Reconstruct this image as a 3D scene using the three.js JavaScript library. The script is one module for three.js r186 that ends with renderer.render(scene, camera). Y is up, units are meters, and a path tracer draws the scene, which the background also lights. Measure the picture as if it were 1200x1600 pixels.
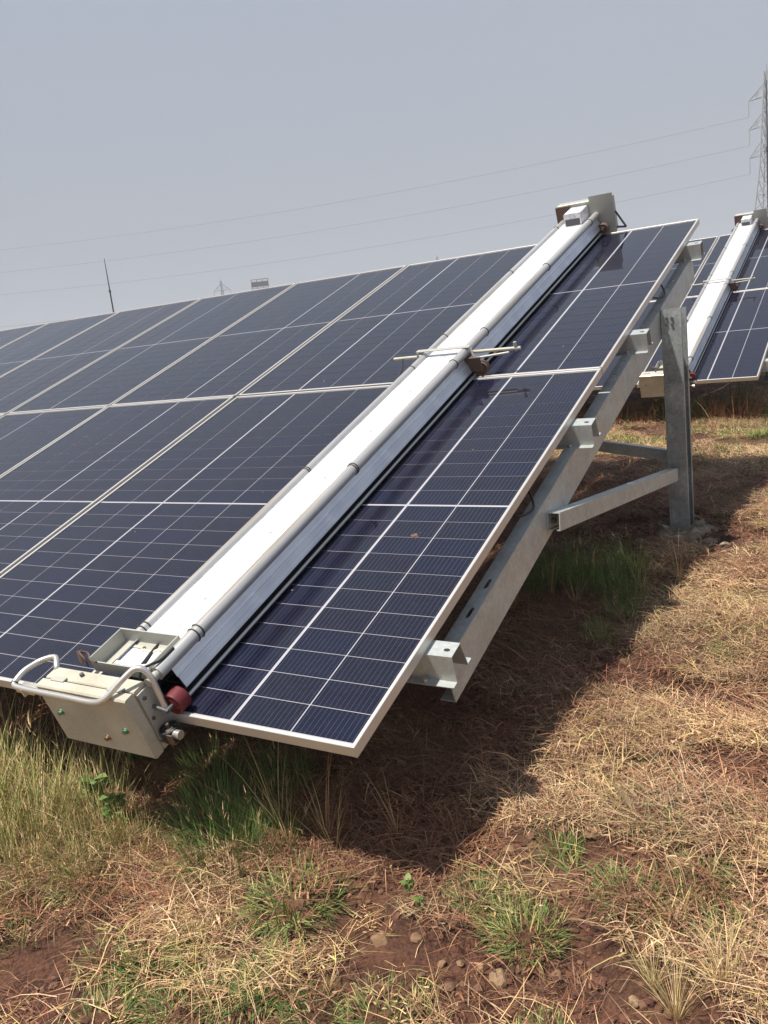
import * as THREE from 'three';
import { mergeGeometries } from 'three/addons/utils/BufferGeometryUtils.js';

// ---------------------------------------------------------------- camera, sky, sun, exposure
const scene = new THREE.Scene();
const camera = new THREE.PerspectiveCamera(62.16, 0.75, 0.05, 4000);
camera.position.set(1.225, 1.0504, 1.6338);
camera.rotation.set(-0.2098, 0.5703, -0.1163, 'YXZ');
scene.add(camera);

const SUN = new THREE.Vector3(-0.269, 1, 0.27).normalize();
function makeSky() {
  const W = 512, H = 256, d = new Float32Array(W * H * 4);
  const hor = [0.330, 0.336, 0.354], mid = [0.306, 0.345, 0.415], zen = [0.225, 0.280, 0.395];
  for (let j = 0; j < H; j++) for (let i = 0; i < W; i++) {
    const el = ((j + 0.5) / H - 0.5) * Math.PI, az = ((i + 0.5) / W - 0.5) * 2 * Math.PI;
    const dx = Math.cos(az) * Math.cos(el), dz = Math.sin(az) * Math.cos(el), dy = Math.sin(el);
    const e = Math.max(0, el) / (Math.PI / 2);
    const k = (j * W + i) * 4, a = Math.max(0, dx * SUN.x + dy * SUN.y + dz * SUN.z);
    const glow = 0.08 * Math.pow(a, 6) + 0.4 * Math.pow(a, 60), hz = 1 + 0.035 * (fbm(dx * 2.2 + 7, dy * 6 + dz * 2.2 + 3, 4, 300) - 0.5);
    for (let c = 0; c < 3; c++) {
      const t = Math.min(1, e / 0.36), s = Math.min(1, Math.max(0, (e - 0.36) / 0.64));
      const v = e < 0.36 ? hor[c] + (mid[c] - hor[c]) * t * (2 - t) : mid[c] + (zen[c] - mid[c]) * s;
      d[k + c] = v * hz + glow * [1.03, 1, 0.95][c];
    }
    d[k + 3] = 1;
  }
  const t = new THREE.DataTexture(d, W, H, THREE.RGBAFormat, THREE.FloatType);
  t.mapping = THREE.EquirectangularReflectionMapping; t.magFilter = t.minFilter = THREE.LinearFilter;
  t.wrapS = THREE.RepeatWrapping; t.needsUpdate = true;
  return t;
}
const sky = makeSky();
scene.background = sky; scene.environment = sky;
scene.fog = new THREE.FogExp2(0xd0d6e0, 0.0013);

const sun = new THREE.DirectionalLight(new THREE.Color(1, 0.93, 0.83), 5);
sun.position.copy(SUN).multiplyScalar(40); sun.target.position.set(0, 0, -3);
sun.castShadow = true; sun.shadow.radius = 1.6; sun.shadow.mapSize.set(4096, 4096);
Object.assign(sun.shadow.camera, { left: -16, right: 16, top: 16, bottom: -16, near: 1, far: 90 });
scene.add(sun, sun.target);

const renderer = new THREE.WebGLRenderer({ antialias: true });
renderer.toneMapping = THREE.LinearToneMapping;
renderer.toneMappingExposure = 1.36;
renderer.shadowMap.enabled = true;

// ---------------------------------------------------------------- helpers
let seed = 1;
function rnd() { seed = (seed + 0x6D2B79F5) | 0; let t = Math.imul(seed ^ (seed >>> 15), 1 | seed); t = (t + Math.imul(t ^ (t >>> 7), 61 | t)) ^ t; return ((t ^ (t >>> 14)) >>> 0) / 4294967296; }
const rr = (a, b) => a + (b - a) * rnd();
function hash(i, j, s) { let h = Math.imul(i, 374761393) + Math.imul(j, 668265263) + Math.imul(s, 362437); h = Math.imul(h ^ (h >>> 13), 1274126177); return ((h ^ (h >>> 16)) >>> 0) / 4294967296; }
function vnoise(x, y, s = 0) {
  const i = Math.floor(x), j = Math.floor(y), f = x - i, g = y - j, u = f * f * (3 - 2 * f), v = g * g * (3 - 2 * g);
  const a = hash(i, j, s), b = hash(i + 1, j, s), c = hash(i, j + 1, s), d = hash(i + 1, j + 1, s);
  return a + (b - a) * u + (c - a) * v + (a - b - c + d) * u * v;
}
function fbm(x, y, o = 4, s = 0) { let v = 0, a = 0.5, t = 0; for (let k = 0; k < o; k++) { v += a * vnoise(x, y, s + k); t += a; a *= 0.5; x *= 2.03; y *= 2.03; } return v / t; }
const clamp = (x, a = 0, b = 1) => Math.min(b, Math.max(a, x));
const sstep = (a, b, x) => { const t = clamp((x - a) / (b - a)); return t * t * (3 - 2 * t); };
const lin = (r, g, b) => new THREE.Color().setRGB(r, g, b);

const taken = {};
function numbered(n) { const k = (taken[n] = (taken[n] ?? -1) + 1); return k ? `${n}_${String(k).padStart(3, '0')}` : n; }
function tag(o, label, category, group, kind) {
  if (label) o.userData.label = label;
  if (category) o.userData.category = category;
  if (group) o.userData.group = group;
  if (kind) o.userData.kind = kind;
  return o;
}
function thing(name, label, category, group) { const g = new THREE.Group(); g.name = numbered(name); scene.add(g); return tag(g, label, category, group); }
function mesh(name, geo, mat, parent) {
  const m = new THREE.Mesh(Array.isArray(geo) ? merge(geo) : geo, mat);
  m.castShadow = m.receiveShadow = true;
  if (parent === scene) name = numbered(name);
  m.name = name; parent.add(m); return m;
}
function merge(list) { return mergeGeometries(list.map(g => { const n = g.index ? g.toNonIndexed() : g; for (const k of Object.keys(n.attributes)) if (!['position', 'normal', 'uv'].includes(k)) n.deleteAttribute(k); return n; })); }
// box from min/max corners, chamfered along the long axis when c > 0
function bx(x0, x1, y0, y1, z0, z1, c = 0) {
  const w = x1 - x0, h = y1 - y0, d = z1 - z0;
  let g;
  if (!c) g = new THREE.BoxGeometry(w, h, d);
  else {
    const ax = w >= h && w >= d ? 0 : d >= h ? 2 : 1;
    const [a, b, l] = ax === 0 ? [d, h, w] : ax === 2 ? [w, h, d] : [w, d, h];
    const s = new THREE.Shape([[-a / 2 + c, -b / 2], [a / 2 - c, -b / 2], [a / 2, -b / 2 + c], [a / 2, b / 2 - c], [a / 2 - c, b / 2], [-a / 2 + c, b / 2], [-a / 2, b / 2 - c], [-a / 2, -b / 2 + c]].map(p => new THREE.Vector2(...p)));
    g = new THREE.ExtrudeGeometry(s, { depth: l - 2 * c, bevelEnabled: true, bevelThickness: c, bevelSize: 0.0001, bevelSegments: 1, curveSegments: 1 });
    g.translate(0, 0, -l / 2 + c);
    if (ax === 0) g.rotateY(Math.PI / 2);
    if (ax === 1) g.rotateX(Math.PI / 2);
  }
  return g.translate((x0 + x1) / 2, (y0 + y1) / 2, (z0 + z1) / 2);
}
function rod(a, b, r, r2 = r, n = 10) {
  const A = new THREE.Vector3(...a), B = new THREE.Vector3(...b), L = A.distanceTo(B);
  const g = new THREE.CylinderGeometry(r2, r, L, n);
  g.applyQuaternion(new THREE.Quaternion().setFromUnitVectors(new THREE.Vector3(0, 1, 0), B.clone().sub(A).normalize()));
  return g.translate((A.x + B.x) / 2, (A.y + B.y) / 2, (A.z + B.z) / 2);
}
function tube(pts, r, n = 40, m = 10, tension = 0.5) { return new THREE.TubeGeometry(new THREE.CatmullRomCurve3(pts.map(p => new THREE.Vector3(...p)), false, 'catmullrom', tension), n, r, m); }
// thin sheet profile (open polyline in a plane) extruded along a length
function sheetProfile(pts, t, len) {
  const n = pts.length, off = [];
  for (let i = 0; i < n; i++) {
    const p = pts[Math.max(0, i - 1)], q = pts[Math.min(n - 1, i + 1)], c = pts[i];
    const n1 = i > 0 ? nrm(p, c) : null, n2 = i < n - 1 ? nrm(c, q) : null;
    let nx, ny;
    if (n1 && n2) { nx = n1[0] + n2[0]; ny = n1[1] + n2[1]; const k = 1 + n1[0] * n2[0] + n1[1] * n2[1]; nx /= k; ny /= k; } else[nx, ny] = n1 || n2;
    off.push([c[0] + nx * t, c[1] + ny * t]);
  }
  const s = new THREE.Shape([...pts, ...off.reverse()].map(p => new THREE.Vector2(...p)));
  return new THREE.ExtrudeGeometry(s, { depth: len, bevelEnabled: false, curveSegments: 1 });
}
function nrm(a, b) { const dx = b[0] - a[0], dy = b[1] - a[1], l = Math.hypot(dx, dy); return [-dy / l, dx / l]; }

function tex(W, H, fn, srgb = true) {
  const d = new Uint8Array(W * H * 4);
  for (let j = 0; j < H; j++) for (let i = 0; i < W; i++) { const c = fn(i / W, j / H, i, j), k = (j * W + i) * 4; d[k] = clamp(c[0]) * 255; d[k + 1] = clamp(c[1]) * 255; d[k + 2] = clamp(c[2]) * 255; d[k + 3] = 255; }
  const t = new THREE.DataTexture(d, W, H, THREE.RGBAFormat);
  t.wrapS = t.wrapT = THREE.RepeatWrapping; t.magFilter = THREE.LinearFilter; t.minFilter = THREE.LinearMipmapLinearFilter; t.generateMipmaps = true;
  if (srgb) t.colorSpace = THREE.SRGBColorSpace; t.needsUpdate = true; return t;
}
// box-projected uv in metres
function boxUV(g, s = 1) {
  const p = g.attributes.position, n = g.attributes.normal, uv = new Float32Array(p.count * 2);
  for (let i = 0; i < p.count; i++) {
    const ax = Math.abs(n.getX(i)), ay = Math.abs(n.getY(i)), az = Math.abs(n.getZ(i));
    const [a, b] = ay >= ax && ay >= az ? [p.getX(i), p.getZ(i)] : ax >= az ? [p.getZ(i), p.getY(i)] : [p.getX(i), p.getY(i)];
    uv[i * 2] = a * s; uv[i * 2 + 1] = b * s;
  }
  g.setAttribute('uv', new THREE.BufferAttribute(uv, 2)); return g;
}
// tileable noise
function tfbm(u, v, f, o, s) { let val = 0, a = 0.5, t = 0; for (let k = 0; k < o; k++) { const x = u * f, y = v * f, i = Math.floor(x), j = Math.floor(y), fx = x - i, fy = y - j, a1 = fx * fx * (3 - 2 * fx), b1 = fy * fy * (3 - 2 * fy), I = (i + 1) % f, J = (j + 1) % f; const p = hash(i % f, j % f, s + k), q = hash(I, j % f, s + k), r = hash(i % f, J, s + k), w = hash(I, J, s + k); val += a * (p + (q - p) * a1 + (r - p) * b1 + (p - q - r + w) * a1 * b1); t += a; a *= 0.5; f *= 2; } return val / t; }

// ---------------------------------------------------------------- materials
const grey3 = v => [v, v, v];
const galvMap = tex(512, 512, (u, v) => { const a = tfbm(u, v, 8, 4, 3), b = tfbm(u, v, 40, 2, 9), r = tfbm(u, v, 3, 3, 21); return [0.70 + 0.12 * (a - 0.5) + 0.09 * (b - 0.5) + 0.03 * (r - 0.5), 0.725 + 0.12 * (a - 0.5) + 0.09 * (b - 0.5), 0.725 + 0.11 * (a - 0.5) + 0.09 * (b - 0.5) - 0.03 * (r - 0.5)]; });
const galvRough = tex(256, 256, (u, v) => grey3(0.42 + 0.22 * (tfbm(u, v, 10, 4, 5) - 0.5)), false);
const M = {
  galv: new THREE.MeshStandardMaterial({ map: galvMap, roughnessMap: galvRough, roughness: 1, metalness: 0.4 }),
  post: new THREE.MeshStandardMaterial({ roughnessMap: galvRough, roughness: 1.1, metalness: 0.5, map: tex(512, 512, (u, v) => { const a = tfbm(u, v, 5, 5, 61) - 0.5, b = tfbm(u, v, 44, 2, 67) - 0.5, w = Math.max(0, tfbm(u, v * 0.2, 20, 3, 69) - 0.6); return [0.61 + 0.26 * a + 0.14 * b + 0.3 * w, 0.635 + 0.26 * a + 0.14 * b + 0.3 * w, 0.635 + 0.25 * a + 0.14 * b + 0.3 * w]; }) }),
  frame: new THREE.MeshStandardMaterial({ color: lin(0.62, 0.60, 0.57), roughness: 0.42, metalness: 0.55, side: THREE.DoubleSide }),
  tubeAl: new THREE.MeshStandardMaterial({ roughnessMap: galvRough, roughness: 0.95, metalness: 0.55, map: tex(256, 256, (u, v) => { const a = tfbm(u, v, 6, 5, 71) - 0.5, b = tfbm(u, v, 50, 2, 73) - 0.5, d = Math.max(0, tfbm(u, v, 7, 4, 75) - 0.55); return [0.75 + 0.12 * a + 0.07 * b - 0.2 * d, 0.75 + 0.12 * a + 0.07 * b - 0.35 * d, 0.745 + 0.12 * a + 0.07 * b - 0.5 * d]; }) }),
  skirt: new THREE.MeshStandardMaterial({ roughness: 0.33, metalness: 0.6, map: tex(256, 256, (u, v) => { const st = tfbm(u * 0.012, v, 64, 3, 54) - 0.5, a = tfbm(u, v, 8, 4, 57) - 0.5; return [0.84 + 0.16 * st + 0.1 * a, 0.86 + 0.16 * st + 0.1 * a, 0.90 + 0.15 * st + 0.08 * a]; }) }),
  band: new THREE.MeshStandardMaterial({ color: lin(0.06, 0.055, 0.05), roughness: 0.6, metalness: 0.3 }),
  beige: new THREE.MeshStandardMaterial({ roughness: 0.55, map: tex(256, 256, (u, v) => { const a = tfbm(u, v, 5, 5, 31) - 0.5, b = tfbm(u, v, 60, 2, 37) - 0.5; return [0.71 + 0.14 * a + 0.05 * b, 0.69 + 0.14 * a + 0.05 * b, 0.625 + 0.13 * a + 0.05 * b]; }) }),
  plate: new THREE.MeshStandardMaterial({ color: lin(0.42, 0.42, 0.38), roughness: 0.5, metalness: 0.25 }),
  white: new THREE.MeshStandardMaterial({ roughness: 0.40, metalness: 0.25, map: tex(512, 512, (u, v) => { const a = tfbm(u, v, 6, 5, 41) - 0.5, b = tfbm(u, v, 110, 2, 47), st = tfbm(u, v * 0.02 + 0.3, 64, 3, 44) - 0.5; const sp = b > 0.60 ? -0.16 * (b - 0.5) * 4 : 0, d = Math.max(0, tfbm(u, v, 9, 4, 49) - 0.58); return [0.875 + 0.09 * a + sp + 0.16 * st - 0.20 * d, 0.88 + 0.09 * a + sp + 0.16 * st - 0.26 * d, 0.90 + 0.08 * a + sp + 0.16 * st - 0.32 * d]; }) }),
  black: new THREE.MeshStandardMaterial({ color: lin(0.012, 0.012, 0.013), roughness: 0.55 }),
  bristle: new THREE.MeshStandardMaterial({ color: lin(0.012, 0.013, 0.018), roughness: 0.9 }),
  red: new THREE.MeshStandardMaterial({ color: lin(0.12, 0.010, 0.014), roughness: 0.55 }),
  rust: new THREE.MeshStandardMaterial({ color: lin(0.125, 0.075, 0.055), roughness: 0.8 }),
  steel: new THREE.MeshStandardMaterial({ color: lin(0.66, 0.64, 0.60), roughness: 0.34, metalness: 0.8 }),
  zinc: new THREE.MeshStandardMaterial({ color: lin(0.18, 0.32, 0.22), roughness: 0.4, metalness: 0.6 }),
  brass: new THREE.MeshStandardMaterial({ color: lin(0.32, 0.20, 0.12), roughness: 0.4, metalness: 0.6 }),
  darkSteel: new THREE.MeshStandardMaterial({ color: lin(0.10, 0.105, 0.11), roughness: 0.6, metalness: 0.4 }),
  tower: new THREE.MeshStandardMaterial({ color: lin(0.36, 0.37, 0.38), roughness: 0.6, metalness: 0.3 }),
  wire: new THREE.MeshStandardMaterial({ color: lin(0.22, 0.225, 0.23), roughness: 0.7 }),
  concrete: new THREE.MeshStandardMaterial({ roughness: 0.95, map: tex(256, 256, (u, v) => { const a = tfbm(u, v, 8, 5, 51) - 0.5; return [0.50 + 0.45 * a, 0.46 + 0.45 * a, 0.40 + 0.43 * a]; }) }),
};
// solar cells: dark blue silicon crossed by fine silver wires, under glass
const cellMats = [[0.068, 0.077, 0.146], [0.075, 0.079, 0.140], [0.062, 0.077, 0.154], [0.072, 0.084, 0.144]].map((c, s) => new THREE.MeshPhysicalMaterial({
  map: tex(264, 132, (u, v, i) => { const k = i % 22, w = k === 11 ? 1 : 0; const n = 0.035 * (tfbm(u, v, 4, 4, 310 + s) - 0.5), d = 0.10 * Math.max(0, tfbm(u, v, 12, 3, 330 + s) - 0.62); return w ? [0.40, 0.37, 0.41] : [c[0] + n + d * 1.1, c[1] + n + d, c[2] + n + d * 0.8]; }),
  roughness: 1, specularIntensity: 0, clearcoat: 1, clearcoatRoughness: 0.05 }));
const backMat = new THREE.MeshPhysicalMaterial({ color: lin(0.39, 0.385, 0.42), roughness: 1, specularIntensity: 0, clearcoat: 1, clearcoatRoughness: 0.05 });

// ---------------------------------------------------------------- ground
function groundBase(z) { const q = -z, k = 0.8, t = (q - 4.2) / k, s = t > 30 ? q - 4.2 : k * Math.log(1 + Math.exp(t)); const f = q < -6 ? -6 + (q + 6) * 0.1 : q; return -0.49 + 0.072 * f - 0.056 * s - (q > 60 ? 0.016 * (q - 60) : 0); }
const bare = [[0.14, 0.07, 0.20], [0.34, 0.10, 0.25], [0.60, 0.03, 0.34], [0.85, 0.05, 0.2], [-0.70, 0.56, 0.30], [-0.35, 0.62, 0.18], [0.55, -0.86, 0.15], [0.83, -0.98, 0.22], [0.59, -1.37, 0.13], [0.5, -0.42, 0.10], [-0.74, 0.24, 0.10], [0.33, -3.2, 0.35], [-0.1, -2.85, 0.25], [0.95, -0.5, 0.12]];
function bareness(x, z) {
  let b = 0;
  for (const [cx, cz, r] of bare) { const d = Math.hypot(x - cx, (z - cz) * 1.2) / r + 0.7 * (fbm(x * 6, z * 6, 3, 70) - 0.5); b = Math.max(b, 1 - sstep(0.55, 1.15, d)); }
  return Math.max(b, 0.85 * sstep(0.56, 0.68, fbm(x * 2.1 + 5, z * 2.1, 4, 77)), 0.7 * sstep(0.60, 0.70, fbm(x * 7.3 + 2, z * 7.3, 3, 79)));
}
function ground(x, z) {
  const near = 1 - sstep(14, 30, Math.hypot(x, z + 2));
  let h = groundBase(z);
  if (near > 0) {
    const b = bareness(x, z);
    h += near * (0.05 * (fbm(x * 1.5, z * 1.5, 3, 60) - 0.5) + 0.035 * (fbm(x * 7, z * 7, 3, 63) - 0.5) * (1 + 0.6 * b) + 0.022 * b * Math.pow(fbm(x * 28, z * 28, 3, 66), 1.5) - 0.022 * b);
  }
  return h;
}
{
  const axis = (a, b, st, grow, lim) => { const v = []; for (let x = a; x <= b + 1e-6; x += st) v.push(x); let s = st; let l = [], x = a; while (x > -lim) { s *= grow; x -= s; l.unshift(x); } s = st; x = v[v.length - 1]; while (x < lim) { s *= grow; x += s; v.push(x); } return [...l, ...v]; };
  const xs = axis(-1.8, 1.6, 0.016, 1.09, 1800), zs = axis(-4.2, 1.2, 0.018, 1.09, 1800);
  const nx = xs.length, nz = zs.length, pos = new Float32Array(nx * nz * 3), col = new Float32Array(nx * nz * 3), uv = new Float32Array(nx * nz * 2), idx = [];
  for (let j = 0; j < nz; j++) for (let i = 0; i < nx; i++) {
    const x = xs[i], z = zs[j], k = j * nx + i;
    pos.set([x, ground(x, z), z], k * 3); uv.set([x, z], k * 2);
    const b = bareness(x, z), n = fbm(x * 2.2, z * 2.2, 4, 80), m = fbm(x * 22, z * 22, 3, 84), p = fbm(x * 0.8 + 3, z * 0.8, 3, 88);
    const soil = [0.098, 0.042, 0.024], litter = [0.21, 0.120, 0.066], green = [0.13, 0.13, 0.045];
    const t = clamp((1 - b) * (0.25 + 1.0 * (m - 0.35)) + 0.2 * (n - 0.5));
    const gq = 0.35 * sstep(0.5, 0.75, p);
    for (let c = 0; c < 3; c++) { let v = soil[c] + (litter[c] - soil[c]) * t; v += (green[c] - v) * gq * (1 - b); col[k * 3 + c] = v * (0.82 + 0.36 * m); }
    if (i < nx - 1 && j < nz - 1) idx.push(k, k + nx, k + 1, k + 1, k + nx, k + nx + 1);
  }
  const g = new THREE.BufferGeometry();
  g.setAttribute('position', new THREE.BufferAttribute(pos, 3)); g.setAttribute('color', new THREE.BufferAttribute(col, 3)); g.setAttribute('uv', new THREE.BufferAttribute(uv, 2));
  g.setIndex(idx); g.computeVertexNormals();
  const grain = tex(1024, 1024, (u, v) => { const a = tfbm(u, v, 24, 5, 91), b = tfbm(u, v, 160, 2, 95); const s = 0.62 + 0.5 * (a - 0.5) + 0.5 * (b - 0.5); return [s + 0.25, s + 0.23, s + 0.21]; });
  const bump = tex(1024, 1024, (u, v) => grey3(0.6 * tfbm(u, v, 30, 5, 92) + 0.4 * tfbm(u, v, 140, 2, 96)), false);
  const m = mesh('ground', g, new THREE.MeshStandardMaterial({ vertexColors: true, map: grain, bumpMap: bump, bumpScale: 0.014, roughness: 1 }), scene);
  tag(m, 'reddish brown soil with dry litter beneath the solar tables', 'ground', null, 'structure');
}

// ---------------------------------------------------------------- tables of solar panels
const TILT = 0.3262, ST = Math.sin(TILT), CT = Math.cos(TILT);
const TABLES = [new THREE.Vector3(0, 0, 0), new THREE.Vector3(0.018, 0.2537, -6.7546)];
function onTable(o, t, u, v, off) { o.position.set(u, v * ST + off * CT, -v * CT + off * ST).add(TABLES[t]); o.rotation.x = TILT; return o; }
const PW = 1.096, PH = 2.384, PU = 1.119, PV = 2.398;   // panel size and pitch
const FR = 0.012;
const railLong = bx(-FR, 0, -0.035, 0.0015, -PH, 0, 0.0012), railShort = bx(-PW + FR, -FR, -0.035, 0.0013, -FR, 0, 0.0012);
const sheetGeo = bx(-PW + FR, -FR, -0.009, -0.0045, -PH + FR, -FR);
const CW = 0.2085, CH = 0.1033, mU = 0.01225 + 0.0, mV = 0.0195;
const cellGeo = bx(-CW, 0, -0.0045, -0.0032, -CH, 0);
function cellSpots(flip) {
  const out = []; let rows = [], v = mV;
  for (let r = 0; r < 22; r++) { rows.push(v); v += CH + (r === 10 ? 0.0125 : 0.0031); }
  let u = mU; const cols = [];
  for (let c = 0; c < 5; c++) { cols.push(u); const wide = flip ? c === 2 : c === 1; u += CW + (wide ? 0.0125 : 0.0052); }
  for (const r of rows) for (const c of cols) out.push([-c, -r]);
  return out;
}
const mergedCells = [false, true].map(f => merge(cellSpots(f).map(([x, z]) => cellGeo.clone().translate(x, 0, z))));
const ORD = ['first', 'second', 'third', 'fourth', 'fifth', 'sixth', 'seventh', 'eighth', 'ninth', 'tenth', 'eleventh'];
function panel(t, c, row, fine) {
  const g = thing('solar_panel', `${row ? 'upper' : 'lower'} row solar panel, ${ORD[c]} from the open end of the ${t ? 'rear' : 'front'} table`, 'solar panel', t ? 'panels of the rear solar table' : 'panels of the front solar table');
  seed = 1000 + t * 500 + c * 7 + row;
  onTable(g, t, -c * PU, row * PV + rr(-0.0015, 0.0015), rr(-0.001, 0.001));
  if (c || row) { g.rotation.x += rr(-0.0012, 0.0012); g.rotation.z = rr(-0.001, 0.001); }
  for (const x of [0, -PW + FR]) { const r = mesh('frame_rail', railLong, M.frame, g); r.position.x = x; }
  for (const z of [0, -PH + FR]) { const r = mesh('frame_rail', railShort, M.frame, g); r.position.z = z; }
  mesh('back_sheet', sheetGeo, backMat, g);
  const flip = c % 2 === 1;
  if (fine) for (const [x, z] of cellSpots(flip)) { const m = mesh('solar_cell', cellGeo, cellMats[Math.floor(rnd() * 4)], g); m.position.set(x, 0, z); }
  else { const m = mesh('solar_cells', mergedCells[+flip], cellMats[c % 3], g); m.userData.kind = 'stuff'; }
  return g;
}
const panels = [];
for (let c = 0; c < 10; c++) for (let row = 0; row < 2; row++) panels.push(panel(0, c, row, row ? c < 4 : c < 5));
for (let c = 0; c < 5; c++) for (let row = 0; row < 2; row++) panel(1, c, row, c < 1);
// bird dropping on the nearest panel
{
  seed = 77; const L = [];
  for (let k = 0; k < 9; k++) { const r = k < 2 ? 0.011 : rr(0.002, 0.005), a = rr(0, 6.3), d = k < 2 ? 0.004 : rr(0.008, 0.024); const s = new THREE.SphereGeometry(r, 8, 5); s.scale(1, 0.22, rr(0.7, 1.3)); L.push(s.translate(-0.302 + d * Math.cos(a), -0.0022, -0.985 + d * Math.sin(a))); }
  mesh('dirt_spot', L, M.rust, panels[0]);
  seed = 78;
  panels.slice(0, 8).forEach((pn, pi) => { for (let k = 0; k < 5; k++) { const r = rr(0.0025, 0.006), sg = new THREE.SphereGeometry(r, 8, 5); sg.scale(1, 0.2, rr(0.7, 1.6)); sg.translate(rr(-1.05, -0.05), -0.0024, rr(-2.3, -0.06)); mesh('dirt_spot', sg, k % 2 ? M.rust : M.concrete, pn); } });
}

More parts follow.
